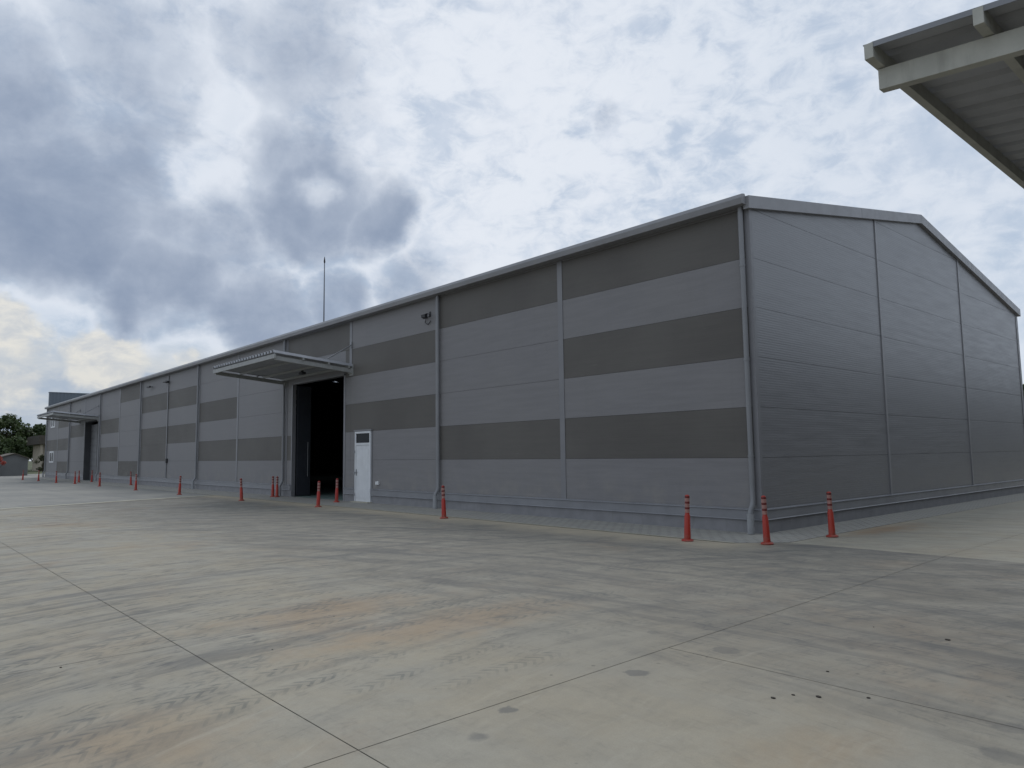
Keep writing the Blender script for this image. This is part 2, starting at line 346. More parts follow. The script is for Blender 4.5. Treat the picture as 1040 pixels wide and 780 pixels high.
# ---------------------------------------------------------------- mesh helpers
class MB:
    def __init__(s): s.v = []; s.f = []; s.mi = []; s.sm = []
    def poly(s, pts, mi=0, smooth=False):
        b = len(s.v); s.v += [tuple(p) for p in pts]; s.f.append(tuple(range(b, b+len(pts)))); s.mi.append(mi); s.sm.append(smooth)
    def box(s, x0, x1, y0, y1, z0, z1, mi=0):
        s.hexa([(x0,y0,z0),(x1,y0,z0),(x1,y1,z0),(x0,y1,z0),(x0,y0,z1),(x1,y0,z1),(x1,y1,z1),(x0,y1,z1)], mi); return s
    def hexa(s, c, mi=0):
        b = len(s.v); s.v += [tuple(p) for p in c]
        for q in ((0,3,2,1),(4,5,6,7),(0,1,5,4),(1,2,6,5),(2,3,7,6),(3,0,4,7)):
            s.f.append(tuple(b+i for i in q)); s.mi.append(mi); s.sm.append(False)
    def prism(s, poly, axis, a, b, mi=0):
        """extrude a 2-D polygon (ccw seen from +axis) along axis 'x'|'y'|'z' from a to b"""
        def P(p, t): return (t, p[0], p[1]) if axis == 'x' else (p[0], t, p[1]) if axis == 'y' else (p[0], p[1], t)
        n = len(poly); base = len(s.v)
        s.v += [P(p, a) for p in poly] + [P(p, b) for p in poly]
        s.f.append(tuple(base+i for i in reversed(range(n)))); s.f.append(tuple(base+n+i for i in range(n)))
        for i in range(n): j = (i+1) % n; s.f.append((base+i, base+j, base+n+j, base+n+i))
        s.mi += [mi]*(n+2); s.sm += [False]*(n+2)
    def tube(s, path, r, n=10, mi=0, caps=True):
        path = [Vector(p) for p in path]; rs = r if isinstance(r, (list, tuple)) else [r]*len(path); base = len(s.v); prev = None
        for i, p in enumerate(path):
            d = ((path[min(i+1, len(path)-1)]-p).normalized() + (p-path[max(i-1, 0)]).normalized()).normalized()
            up = Vector((0, 0, 1)) if abs(d.z) < .9 else Vector((1, 0, 0))
            if prev is not None: up = prev
            a = (up - d*up.dot(d)).normalized(); b = d.cross(a); prev = a
            for k in range(n):
                t = 2*math.pi*k/n; s.v.append(tuple(p + (a*math.cos(t) + b*math.sin(t))*rs[i]))
        for i in range(len(path)-1):
            for k in range(n):
                k2 = (k+1) % n; s.f.append((base+i*n+k, base+i*n+k2, base+(i+1)*n+k2, base+(i+1)*n+k)); s.mi.append(mi); s.sm.append(True)
        if caps:
            s.f.append(tuple(base+k for k in reversed(range(n)))); s.f.append(tuple(base+(len(path)-1)*n+k for k in range(n))); s.mi += [mi, mi]; s.sm += [False, False]
        return s
    def lathe(s, prof, n=20, mi=0, c=(0, 0)):
        base = len(s.v)
        for (r, z) in prof:
            for k in range(n):
                t = 2*math.pi*k/n; s.v.append((c[0]+r*math.cos(t), c[1]+r*math.sin(t), z))
        for i in range(len(prof)-1):
            for k in range(n):
                k2 = (k+1) % n; s.f.append((base+i*n+k, base+i*n+k2, base+(i+1)*n+k2, base+(i+1)*n+k)); s.mi.append(mi); s.sm.append(True)
        s.f.append(tuple(base+k for k in reversed(range(n)))); s.f.append(tuple(base+(len(prof)-1)*n+k for k in range(n))); s.mi += [mi, mi]; s.sm += [False, False]
        return s
    def build(s, name, mats, parent=None, bevel=0.0, sharp=True):
        me = bpy.data.meshes.new(name); me.from_pydata(s.v, [], s.f)
        for mt in (mats if isinstance(mats, (list, tuple)) else [mats]): me.materials.append(MATS[mt])
        me.polygons.foreach_set('material_index', s.mi); me.polygons.foreach_set('use_smooth', s.sm); me.update()
        bm = bmesh.new(); bm.from_mesh(me); bmesh.ops.recalc_face_normals(bm, faces=bm.faces) if len(s.f) < 20000 else None; bm.to_mesh(me); bm.free()
        if any(s.sm): me.set_sharp_from_angle(angle=R(50))
        o = bpy.data.objects.new(name, me); COL.objects.link(o)
        if parent is not None: o.parent = parent
        if bevel:
            md = o.modifiers.new('bevel', 'BEVEL'); md.width = bevel; md.segments = 2; md.limit_method = 'ANGLE'
        return o
def tag(o, label=None, cat=None, group=None, kind=None):
    if label: o['label'] = label
    if cat: o['category'] = cat
    if group: o['group'] = group
    if kind: o['kind'] = kind
    return o
def empty(name, loc, label, cat, group=None, rz=0.0):
    o = bpy.data.objects.new(name, None); COL.objects.link(o); o.location = loc; o.rotation_euler = (0, 0, rz); o.empty_display_size = .3
    return tag(o, label, cat, group)
def copy_tree(o, parent=None):
    c = o.copy(); COL.objects.link(c)
    if parent is not None: c.parent = parent
    for ch in [k for k in bpy.data.objects if k.parent == o]: copy_tree(ch, c)
    return c

# ---------------------------------------------------------------- ground and paving
g = MB(); N = 24; S = 2400.0
for i in range(N):
    for j in range(N):
        x0 = -S+2*S*i/N; x1 = -S+2*S*(i+1)/N; y0 = -S+2*S*j/N; y1 = -S+2*S*(j+1)/N
        g.poly([(x0,y0,-.05),(x1,y0,-.05),(x1,y1,-.05),(x0,y1,-.05)])
tag(g.build('ground', 'grass_earth'), kind='structure')
# concrete yard: cast bays with open joints over a dark base
J = .0035
slabs = MB()
def slab(x0, x1, y0, y1): slabs.poly([(x0+J,y0+J,0),(x1-J,y0+J,0),(x1-J,y1-J,0),(x0+J,y1-J,0)])
YE = -1.62        # edge of the yard towards the paving at the wall foot
XB = 3.46         # long joint (apron end)
def xb(y): return 3.455 - .0318*(y + .2)
def slab4(xa, xc, y0, y1):
    """xa / xc: fixed x, or None for the skewed long joint"""
    q = []
    for (xx, yy, sg) in ((xa, y0, 1), (xc, y0, -1), (xc, y1, -1), (xa, y1, 1)):
        q.append(((xb(yy) if xx is None else xx) + sg*J, yy + (J if yy == y0 else -J), 0))
    slabs.poly(q)
slab4(None, 9.4, -8.03, -.93); slab4(None, 9.4, -10.95, -8.03); slab4(None, 9.4, -18, -10.95); slab4(None, 9.4, -40, -18)
slab(9.4, 40, -40, -10.95); slab(9.4, 40, -10.95, -.93)
slabs.poly([(xb(-10.95)-J, -10.95+J, 0), (xb(-.93)-J, -.93-J, 0), (.9, -.93-J, 0), (.35, YE, 0), (-24.9, YE, 0), (-21.75, -10.95+J, 0)])
slab4(.72, None, -18, -10.95); slab(-21.7, .72, -18, -10.95); slab4(-21.7, None, -40, -18)
tag(slabs.build('concrete_yard', 'yard_concrete'), kind='structure')
jb = MB(); jb.poly([(-22, -41, -.005), (41, -41, -.005), (41, 40, -.005), (-22, 40, -.005)]); tag(jb.build('yard_subbase', 'joint_fill'), kind='structure')
ap = MB()
def aslab(x0, x1, y0, y1): ap.poly([(x0+J,y0+J,0),(x1-J,y0+J,0),(x1-J,y1-J,0),(x0+J,y1-J,0)])
for (y0, y1) in ((-.93, 5.6), (5.6, 12), (12, 19), (19, 40)):
    aslab(1.02, XB, y0, y1); aslab(XB, 9.4, y0, y1); aslab(9.4, 40, y0, y1)
tag(ap.build('concrete_apron', 'apron_concrete'), kind='structure')
pv = MB()
pv.poly([(-76.5, -1.62, .004), (.35, -1.62, .004), (1.02, -.93, .004), (1.02, 0, .004), (-76.5, 0, .004)])
pv.poly([(-.02, 0, .004), (1.02, 0, .004), (1.02, 24, .004), (-.02, 24, .004)])
tag(pv.build('paving_strip', 'block_paving'), kind='structure')
fp = MB()
fp.poly([(-24.9, -1.62, 0), (-96, -1.62, 0), (-96, -60, 0), (-5, -60, 0), (-21.75, -10.95, 0)])
fp.poly([(-76.5, -1.62, 0), (-76.5, 30, 0), (-96, 30, 0), (-96, -1.62, 0)])
tag(fp.build('far_yard', 'far_paving'), kind='structure')
ed = MB()     # pale worn edging between yard and paving
def strip(a, b, wd, z=.008):
    a = Vector(a); b = Vector(b); n = (b-a).normalized(); n = Vector((-n.y, n.x))*wd/2
    ed.poly([(*(a-n), z), (*(b-n), z), (*(b+n), z), (*(a+n), z)])
strip((.37, -1.60), (-76, -1.60), .10); strip((-24.9, -1.7), (-21.75, -10.95), .45)
tag(ed.build('paving_edge', 'edge_concrete'), kind='structure')

# ---------------------------------------------------------------- warehouse
BL = 5.344; NB = 14; XW = -BL*NB; BG = 6.181; WG = BG*3; Z0 = .465
EAVE = 6.62; RIDGE_Y = WG/2; RIDGE_Z = 8.20
def roofz(y): return EAVE + (RIDGE_Z-EAVE)*(1-abs(y-RIDGE_Y)/RIDGE_Y)
wh = empty('warehouse', (0, 0, 0), 'long grey gabled metal warehouse with darker panel bands and an open gate under a canopy', 'warehouse')
GATE = (-20.87, -16.42, 4.62); GATE2 = (-58.5, -54.25, 4.62)
DARK = {0:(1,3,5), 1:(1,5), 2:(2,4), 3:(1,5), 4:(1,), 5:(1,3), 6:(2,4), 7:(1,2,4), 8:(0,5), 9:(1,3), 10:(3,), 11:(3,), 12:(0,2,4), 13:(2,)}
wall = MB(); gp = .003
for b in range(NB):
    x1 = -b*BL - (.10 if b == 0 else 0); x0 = -(b+1)*BL + (.20 if b == NB-1 else 0)
    for k in range(7):
        z0 = Z0+k; z1 = Z0+k+1 if k < 6 else EAVE-.02
        mi = 1 if k in DARK[b] else 0
        spans = [(x0, x1, z0, z1)]
        for (g0, g1, gz) in (GATE, GATE2):
            if z0 < gz-.01:
                ns = []
                for (a, c, za, zb) in spans:
                    if g1 <= a or g0 >= c: ns.append((a, c, za, zb)); continue
                    if g0 > a: ns.append((a, g0, za, zb))
                    if g1 < c: ns.append((g1, c, za, zb))
                    if zb > gz+.02: ns.append((max(a, g0), min(c, g1), gz, zb))
                spans = ns
        for (a, c, za, zb) in spans:
            if c-a < .02: continue
            mm = mi
            if b == 3 and a > -16.5: mm = 1 if k in DARK[2] else 0
            wall.box(a+gp, c-gp, 0, .06, za+gp, zb-gp, mm)
for (a, c, z0, z1) in ((XW, GATE2[0], 0, EAVE-.05), (GATE2[0], GATE2[1], GATE2[2], EAVE-.05), (GATE2[1], GATE[0], 0, EAVE-.05), (GATE[0], GATE[1], GATE[2], EAVE-.05), (GATE[1], -.06, 0, EAVE-.05)):
    wall.box(a, c, .058, .16, z0, z1, 2)
wall.build('long_wall', ['light_cladding', 'dark_cladding', 'seam_dark'], wh)
# gable wall: three bays of panels cut by the rake
gw = MB()
def clip(poly, f):
    out = []
    for i in range(len(poly)):
        a, b = poly[i], poly[(i+1) % len(poly)]; fa, fb = f(a), f(b)
        if fa >= 0: out.append(a)
        if (fa >= 0) != (fb >= 0): t = fa/(fa-fb); out.append((a[0]+(b[0]-a[0])*t, a[1]+(b[1]-a[1])*t))
    return out
slope = (RIDGE_Z-EAVE)/RIDGE_Y
def gable_poly(y0, y1, z0, z1, drop=.03):
    pl = [(y0, z0), (y1, z0), (y1, z1), (y0, z1)]
    pl = clip(pl, lambda p: EAVE-drop+slope*p[0]-p[1])
    return clip(pl, lambda p: EAVE-drop+slope*(WG-p[0])-p[1]) if pl else pl
for b in range(3):
    y0 = b*BG + (.09 if b == 0 else .012); y1 = (b+1)*BG - (.20 if b == 2 else .012)
    for k in range(8):
        pl = gable_poly(y0+gp, y1-gp, Z0+k+gp, Z0+k+1-gp)
        if len(pl) >= 3: gw.prism(pl, 'x', -.06, 0, 0)
pl = gable_poly(.06, WG-.06, 0, 9, .06); gw.prism(pl, 'x', -.16, -.058, 1)
gw.build('gable_wall', ['gable_cladding', 'seam_dark'], wh)
nw = MB().box(XW, 0, WG-.12, WG, 0, EAVE-.05); nw.build('rear_wall', 'light_cladding', wh)
ww = MB(); ww.prism(gable_poly(.16, WG-.12, 0, 9, .06), 'x', XW, XW+.12); ww.build('end_wall', 'light_cladding', wh)
fl = MB().box(XW+.13, -.17, .17, WG-.13, -.04, .006); fl.build('floor', 'interior_floor', wh)
# inner lining keeps the hall dark, with steel frames
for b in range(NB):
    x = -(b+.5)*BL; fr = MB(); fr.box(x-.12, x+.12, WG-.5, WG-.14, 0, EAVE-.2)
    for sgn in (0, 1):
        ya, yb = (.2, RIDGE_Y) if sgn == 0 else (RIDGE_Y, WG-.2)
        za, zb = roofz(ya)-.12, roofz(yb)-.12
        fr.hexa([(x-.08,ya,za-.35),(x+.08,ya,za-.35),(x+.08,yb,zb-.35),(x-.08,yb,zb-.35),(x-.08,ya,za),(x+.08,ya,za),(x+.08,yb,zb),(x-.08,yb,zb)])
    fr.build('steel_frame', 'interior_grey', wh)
# roof sheets with a translucent strip let into the far slope
def roof_quad(mb, x0, x1, ya, yb, lift=.0, th=.08, mi=0):
    za, zb = roofz(ya)+lift, roofz(yb)+lift
    mb.hexa([(x0,ya,za-th),(x1,ya,za-th),(x1,yb,zb-th),(x0,yb,zb-th),(x0,ya,za),(x1,ya,za),(x1,yb,zb),(x0,yb,zb)], mi)
rf = MB()
roof_quad(rf, XW-.05, .02, -.10, RIDGE_Y)
SKY = (-43.7, -43.25)
roof_quad(rf, SKY[1], .02, RIDGE_Y, WG+.1); roof_quad(rf, XW-.05, SKY[0], RIDGE_Y, WG+.1)
ys = [RIDGE_Y, 12.7, 13.05, 13.75, 14.1, 14.8, 15.1, 15.7, WG+.1]
skl = []
for i in range(0, 8):
    if i % 2 == 0: roof_quad(rf, SKY[0], SKY[1], ys[i], ys[i+1])
    else: q_ = MB(); roof_quad(q_, SKY[0], SKY[1], ys[i], ys[i+1], 0, .02); skl.append(q_)
roof = rf.build('roof', 'roof_sheet', wh)
for q_ in skl: q_.build('skylight', 'skylight_sheet', roof)
# box gutter along the eave
gu = MB(); gu.prism([(-.27, 6.50), (-.02, 6.50), (-.02, 6.66), (-.13, 6.66), (-.17, 6.72), (-.27, 6.70), (-.30, 6.62)], 'x', XW-.1, .03)
gut = gu.build('gutter', 'gutter_paint', wh, .006)
gj = MB()
for k in range(1, 25): gj.box(-k*3.0-.012, -k*3.0+.012, -.303, -.268, 6.51, 6.70)
# barge flashing on the rake, in lengths
bg = MB()
def barge(ya, yb, x0=-.03, x1=.10):
    za, zb = roofz(ya), roofz(yb)
    bg.hexa([(x0,ya,za-.18),(x1,ya,za-.18),(x1,yb,zb-.18),(x0,yb,zb-.18),(x0,ya,za+.08),(x1,ya,za+.08),(x1,yb,zb+.08),(x0,yb,zb+.08)])
barge(-.14, 5.2); barge(5.208, RIDGE_Y); barge(RIDGE_Y+.004, 13.4); barge(13.408, WG+.14)
bg.build('barge_flashing', 'gutter_paint', wh, .004)
# drip sill on the panels' foot and plinth
sill = MB()
prof = [(-.012, Z0+.016), (-.072, Z0-.002), (-.074, Z0-.014), (-.050, Z0-.026), (-.050, Z0-.19), (-.062, Z0-.205), (-.012, Z0-.205)]
for (a, c) in ((XW, GATE2[0]), (GATE2[1], GATE[0]), (GATE[1], -15.66), (-14.51, .07)): sill.prism(prof, 'x', a, c)
profg = [(.012, Z0+.016), (.012, Z0-.205), (.062, Z0-.205), (.050, Z0-.19), (.050, Z0-.026), (.074, Z0-.014), (.072, Z0-.002)]
b0 = len(sill.v)
n = len(profg); ya, yb = -.07, WG+.05
sill.v += [(p[0], ya, p[1]) for p in profg] + [(p[0], yb, p[1]) for p in profg]
sill.f.append(tuple(b0+i for i in range(n))); sill.f.append(tuple(b0+n+i for i in reversed(range(n))))
for i in range(n): j = (i+1) % n; sill.f.append((b0+i, b0+n+i, b0+n+j, b0+j))
sill.mi += [0]*(n+2); sill.sm += [False]*(n+2)
sill.build('drip_sill', 'sill_paint', wh)
pl = MB()
for (a, c) in ((XW, GATE2[0]), (GATE2[1], GATE[0]), (GATE[1], -15.66), (-14.51, -.0)): pl.box(a, c, -.012, .05, -.06, Z0-.19)
pl.box(-.05, .012, .052, WG+.02, -.06, Z0-.19); pl.box(0.0, .012, -.012, .05, -.06, Z0-.19)
pl.build('plinth', 'plinth_paint', wh)
# corner trims and cover strips over the panel joints
ct = MB(); ct.box(-.10, .016, -.016, .0, Z0, 6.5); ct.box(.0, .016, .0, .09, Z0, 6.52); ct.build('corner_trim', 'trim_paint', wh, .003)
ct = MB(); ct.box(.0, .016, WG-.2, WG+.016, Z0, 6.5); ct.build('corner_trim', 'trim_paint', wh, .003)
ct = MB(); ct.box(XW-.016, XW+.2, -.016, 0, Z0, 6.5); ct.build('corner_trim', 'trim_paint', wh, .003)
for b in range(1, NB):
    x = -b*BL; hw = .085; zlo = Z0
    if b == 3: zlo = 4.9
    s = MB(); s.box(x-hw, x+hw, -.016, .001, zlo, 6.5); s.build('cover_strip', 'trim_paint', wh, .003)
for b in (1, 2):
    y = BG*b; s = MB(); s.box(.0, .022, y-.045, y+.055, Z0, roofz(y)-.17, 0)
    s.build('cover_strip', ['gutter_paint', 'seam_dark'], wh)
# downpipes, each with elbow, boot and clips
def downpipe(x, y=-.085, lean=0.0):
    d = MB().tube([(x, y, 6.52), (x, y, 1.0), (x, y, Z0+.16), (x, y-.03, Z0+.08), (x, y-.10, Z0-.02), (x, y-.115, Z0-.09)], .052, 12)
    o = d.build('downpipe', 'pipe_paint', wh)
    MB().tube([(x, y-.115, Z0-.08), (x, y-.115, .01)], .068, 12).build('pipe_boot', 'pipe_boot', o)
    for z in (1.5, 3.4, 5.3):
        c = MB(); c.tube([(x, y, z-.02), (x, y, z+.02)], .06, 12); c.box(x-.012, x+.012, y+.03, -.014, z-.015, z+.015)
        c.build('pipe_clip', 'pipe_paint', o)
downpipe(-.135)
for b in range(2, NB+1, 2): downpipe(-b*BL + (.15 if b == NB else -.02) + (.16 if b == 2 else 0) + (-.10 if b == 4 else 0))

# open gate: reveal frame, folded door leaf just inside
gf = MB(); x0, x1, zt = GATE
gf.box(x0-.02, x0+.07, -.02, .14, 0, zt); gf.box(x1-.10, x1+.02, -.02, .22, 0, zt); gf.box(x0-.02, x1+.02, -.02, .22, zt-.06, zt+.03)
gf.build('gate_frame', 'trim_paint', wh, .004)
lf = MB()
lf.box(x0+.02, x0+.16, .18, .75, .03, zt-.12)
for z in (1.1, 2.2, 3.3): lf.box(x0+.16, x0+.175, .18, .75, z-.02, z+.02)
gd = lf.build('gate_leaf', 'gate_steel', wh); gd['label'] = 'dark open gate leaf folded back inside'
gb = MB().tube([(x0+.24, .6, .8), (x0+.24, .6, 2.2)], .018, 8); gb.build('bar', 'gate_door', gd)
# second gate, shut
x0, x1, zt = GATE2
gf = MB(); gf.box(x0, x0+.06, -.02, .5, 0, zt); gf.box(x1-.06, x1, -.02, .5, 0, zt); gf.box(x0, x1, -.02, .5, zt-.06, zt)
gf.build('gate_frame', 'far_gate_frame', wh)
lf = MB()
for k in range(8): lf.box(x0+.06, x1-.06, .42, .48, .02+k*.545, .55+k*.545)
gd = lf.build('gate_leaf', 'gate_door', wh); gd['label'] = 'closed grey sectional gate leaf'
# white service door with transom
dr = MB(); X0, X1, ZT = -15.62, -14.55, 2.46
dr.box(X0, X0+.07, -.06, .05, .0, ZT); dr.box(X1-.07, X1, -.06, .05, .0, ZT); dr.box(X0+.07, X1-.07, -.06, .05, ZT-.07, ZT); dr.box(X0+.07, X1-.07, -.06, .05, 1.98, 2.06)
door = dr.build('door', 'door_white', wh, .004); door['label'] = 'white service door with dark transom window'
lf = MB(); lf.box(X0+.08, X1-.08, -.045, .03, .02, 1.975)
lf.box(X0+.17, X1-.17, -.052, -.044, .15, 1.84); lf.build('door_leaf', 'door_white', door, .004)
MB().box(X0+.08, X1-.08, -.03, .0, 2.065, ZT-.075).build('transom_window', 'dark_glass', door)
h = MB(); h.box(X0+.09, X0+.13, -.062, -.046, .92, 1.14); h.tube([(X0+.11, -.06, 1.04), (X0+.11, -.10, 1.04), (X0+.23, -.10, 1.04)], .011, 8); h.build('handle', 'pipe_paint', door)
for z in (.25, 1.0, 1.75): MB().box(X0-.03, X0+.03, -.085, -.06, z-.05, z+.05).build('hinge', 'pipe_paint', door)
dh = MB(); dh.box(X0-.06, X1+.06, -.07, .0, ZT+.01, ZT+.06); dh.box(X0-.05, X0-.005, -.02, 0, .28, ZT); dh.box(X1+.005, X1+.05, -.02, 0, .28, ZT); dh.build('door_trim', 'trim_paint', wh)
# threshold
MB().box(X0-.05, X1+.05, -.20, .04, -.02, .03).build('door_step', 'edge_concrete', wh, .005)

# canopies over both gates
def canopy(xa, xb, depth=2.9, zo=4.86, zi=4.60, rods=True):
    """outer edge higher than the wall edge; sheet on purlins on two side arms"""
    sl = (zo-zi)/depth
    def zb(y): return zi + sl*(-y)
    sh = MB(); n = int((xb-xa)/.25); pts = []
    for i in range(n+1):
        x = xa + (xb-xa)*i/n; w_ = (xb-xa)/n
        if i < n: pts += [(x, 0), (x+w_*.40, 0), (x+w_*.5, .085), (x+w_*.86, .085)]
    pts.append((xb, 0))
    yo, yi = -depth-.10, -.02
    for i in range(len(pts)-1):
        (xx, h0), (xx2, h1) = pts[i], pts[i+1]
        o0, o1 = zb(yo)+.235, zb(yi)+.235
        sh.hexa([(xx,yo,o0+h0-.012),(xx2,yo,o0+h1-.012),(xx2,yi,o1+h1-.012),(xx,yi,o1+h0-.012),(xx,yo,o0+h0),(xx2,yo,o0+h1),(xx2,yi,o1+h1),(xx,yi,o1+h0)])
    c = sh.build('canopy', 'canopy_sheet', wh)
    for x in (xa+.06, xb-.16):
        a = MB(); a.hexa([(x,-depth,zb(-depth)),(x+.10,-depth,zb(-depth)),(x+.10,-.02,zi),(x,-.02,zi),(x,-depth,zb(-depth)+.14),(x+.10,-depth,zb(-depth)+.14),(x+.10,-.02,zi+.14),(x,-.02,zi+.14)])
        a.build('arm', 'gate_canopy_paint', c, .004)
        p = MB(); p.box(x-.07, x+.17, -.035, -.002, zi-.10, zi+.32); p.box(x-.05, x+.15, -.10, -.03, zi-.02, zi+.16); p.build('wall_plate', 'gate_canopy_paint', c)
        if rods:
            r = MB().tube([(x+.05, -1.25, zb(-1.25)+.16), (x+.05, -.03, 5.62)], .022, 8); r.box(x, x+.10, -.05, 0, 5.52, 5.72); r.build('tie_rod', 'pipe_paint', c)
    for y in (-depth-.035, -depth*.66, -depth*.33, -.16):
        z = zb(y)+.142; p = MB(); p.box(xa, xb, y-.03, y+.03, z - (.10 if y < -depth+.1 else 0), z+(.05 if y < -depth else .085)); p.build('purlin', 'gate_canopy_paint', c, .003)
    return c
c1 = canopy(-21.62, -15.86); c2 = canopy(-60.7, -54.2)
c1['label'] = 'corrugated steel canopy above the open gate'; c2['label'] = 'corrugated steel canopy above the closed far gate'
l = MB(); l.tube([(-18.2, -.85, 4.86), (-18.2, -.85, 4.78)], .05, 10); l.box(-18.34, -18.06, -.93, -.77, 4.70, 4.78); l.build('canopy_lamp', 'lamp_black', c1)

# windows of the office end
for (z0, z1) in ((1.38, 2.42), (4.62, 5.6)):
    xa, xb = -72.9, -71.0
    f = MB(); f.box(xa, xa+.12, -.04, .02, z0, z1); f.box(xb-.12, xb, -.04, .02, z0, z1); f.box(xa+.12, xb-.12, -.04, .02, z0, z0+.12); f.box(xa+.12, xb-.12, -.04, .02, z1-.12, z1)
    f.box((xa+xb)/2-.06, (xa+xb)/2+.06, -.04, .02, z0+.12, z1-.12)
    o = f.build('window', 'window_white', wh)
    MB().box(xa+.12, xb-.12, -.012, -.004, z0+.12, z1-.12).build('pane', 'dark_glass', o)
# taller ribbed end wall rising above the roof at the far end
pw = MB()
pw.box(XW-.40, XW-.06, .05, WG, 0, 8.12); 
for k in range(60): y = .12+k*.30; pw.box(XW-.06, XW-.03, y, y+.15, 6.3, 8.12)
pw.box(XW-.44, XW+.0, .02, WG+.03, 8.12, 8.20)
pw.build('parapet_wall', 'blue_ribbed', wh)
# lightning mast on the ridge
ms = MB(); mx, my = -36.4, RIDGE_Y
ms.tube([(mx, my, 8.15), (mx, my, 11.0), (mx, my, 14.45)], [.055, .045, .03], 8); ms.box(mx-.25, mx+.25, my-.25, my+.25, 8.15, 8.30)
mast = ms.build('mast', 'mast_steel', wh)
t_ = MB().lathe([(.02, 14.45), (.05, 14.50), (.06, 14.58), (.05, 14.66), (.015, 14.9)], 10, 0, (mx, my)); t_.build('mast_tip', 'lamp_black', mast)
# wall lights, camera, conduit, switch, socket
fl_ = MB(); fl_.tube([(-11.06, 0, 6.0), (-11.06, -.16, 6.0)], .014, 6); fl_.hexa([(-11.16,-.27,5.87),(-10.96,-.27,5.87),(-10.96,-.17,5.84),(-11.16,-.17,5.84),(-11.16,-.28,5.96),(-10.96,-.28,5.96),(-10.96,-.18,5.99),(-11.16,-.18,5.99)]); fl_.box(-11.1, -11.02, -.02, 0, 5.92, 6.08)
fl_.tube([(-11.06, -.03, 5.95), (-11.24, -.03, 5.90), (-11.30, -.03, 5.76), (-11.14, -.03, 5.68), (-11.0, -.03, 5.78)], .012, 6)
fl_.build('floodlight', 'lamp_black', wh)
cd = MB(); cd.tube([(-37.3, -.035, 6.4), (-37.3, -.035, .5)], .022, 6); cd.build('conduit', 'pipe_paint', wh)
fl2 = MB(); fl2.box(-37.7, -36.95, -.24, -.12, 6.02, 6.06); fl2.box(-37.36, -37.24, -.2, -.02, 5.98, 6.10); fl2.build('floodlight', 'lamp_black', wh)
cm = MB(); cm.box(-40.9, -40.35, -.26, -.16, 5.95, 6.04); cm.tube([(-40.5, 0, 6.0), (-40.5, -.2, 6.0)], .02, 6); cm.build('security_camera', 'lamp_black', wh)
MB().box(-37.28, -37.1, -.09, -.001, 1.36, 1.60).build('switch_box', 'lamp_black', wh)
so = MB(); so.box(-14.20, -14.04, -.07, 0, .62, .74); so.tube([(-14.12, -.06, .66), (-14.12, -.10, .63)], .03, 8); so.build('wall_socket', 'window_white', wh, .008)

# ---------------------------------------------------------------- neighbouring warehouse whose canopy juts in at the top right
nb = empty('warehouse', (9.3, -6, 0), 'neighbouring building whose steel canopy juts in at the top right corner', 'warehouse')
nb.name = 'neighbour_warehouse'
def nbuild(mb, name, mt, parent=None, bevel=0.0):
    o = mb.build(name, mt, nb if parent is None else parent, bevel)
    if parent is None: o.matrix_parent_inverse = Matrix.Translation(nb.location).inverted()
    return o
OX, OS = 4.925, -.095       # outer edge of the canopy, fall towards its wall
def nz(x): return OS*(x-OX)
wb = MB(); wb.box(9.3, 9.45, -8.2, 90, 0, 6.0); wb.box(9.45, 22, -8.2, -8.05, 0, 6.0); wb.box(9.45, 22, 89.85, 90, 0, 6.0); wb.box(21.85, 22, -8.05, 89.85, 0, 6.0)
nbuild(wb, 'wall', 'neighbour_cladding')
nbuild(MB().box(9.25, 22.05, -8.25, 90.05, 6.0, 6.15), 'roof', 'roof_sheet')
ys0, ys1 = -6.46, -.76
sh = MB(); n = 16
for i in range(n):
    y = ys0+(ys1-ys0)*i/n; wv = (ys1-ys0)/n
    P4 = [(y, 0), (y+wv*.62, 0), (y+wv*.70, .048), (y+wv*.92, .048), (y+wv, 0)]
    for (ya, ha), (yb, hb) in zip(P4[:-1], P4[1:]):
        xa, xb = OX-.015, 9.29
        za, zb = 5.247+nz(xa), 5.247+nz(xb)
        sh.hexa([(xa,ya,za+ha),(xb,ya,zb+ha),(xb,yb,zb+hb),(xa,yb,za+hb),(xa,ya,za+ha+.008),(xb,ya,zb+ha+.008),(xb,yb,zb+hb+.008),(xa,yb,za+hb+.008)])
can = nbuild(sh, 'canopy', 'canopy_sheet'); can['label'] = 'grey corrugated canopy sheet on green-grey steel arms'
def npart(mb, name, mt, bevel=.004):
    o = mb.build(name, mt, can, bevel); return o
# edge flashing of the sheet's near end
ef = MB(); xa, xb = OX+.07, 9.29; ef.hexa([(xa,ys0-.012,5.205+nz(xa)),(xb,ys0-.012,5.205+nz(xb)),(xb,ys0+.0,5.205+nz(xb)),(xa,ys0+.0,5.205+nz(xa)),(xa,ys0-.012,5.255+nz(xa)),(xb,ys0-.012,5.255+nz(xb)),(xb,ys0,5.255+nz(xb)),(xa,ys0,5.255+nz(xa))])
npart(ef, 'edge_flashing', 'roof_sheet', 0)
for y in (-6.23, -.98):
    a = MB(); xa, xb = 4.94, 9.28; a.hexa([(xa,y,4.90+nz(xa)),(xb,y,4.90+nz(xb)),(xb,y+.10,4.90+nz(xb)),(xa,y+.10,4.90+nz(xa)),(xa,y,5.097+nz(xa)),(xb,y,5.097+nz(xb)),(xb,y+.10,5.097+nz(xb)),(xa,y+.10,5.097+nz(xa))])
    npart(a, 'arm', 'canopy_paint')
for k in range(6):
    x = OX+k*.861
    p = MB().box(x, x+.078, ys0-.02, ys1, 5.10+nz(x), 5.243+nz(x)); npart(p, 'purlin', 'canopy_paint')

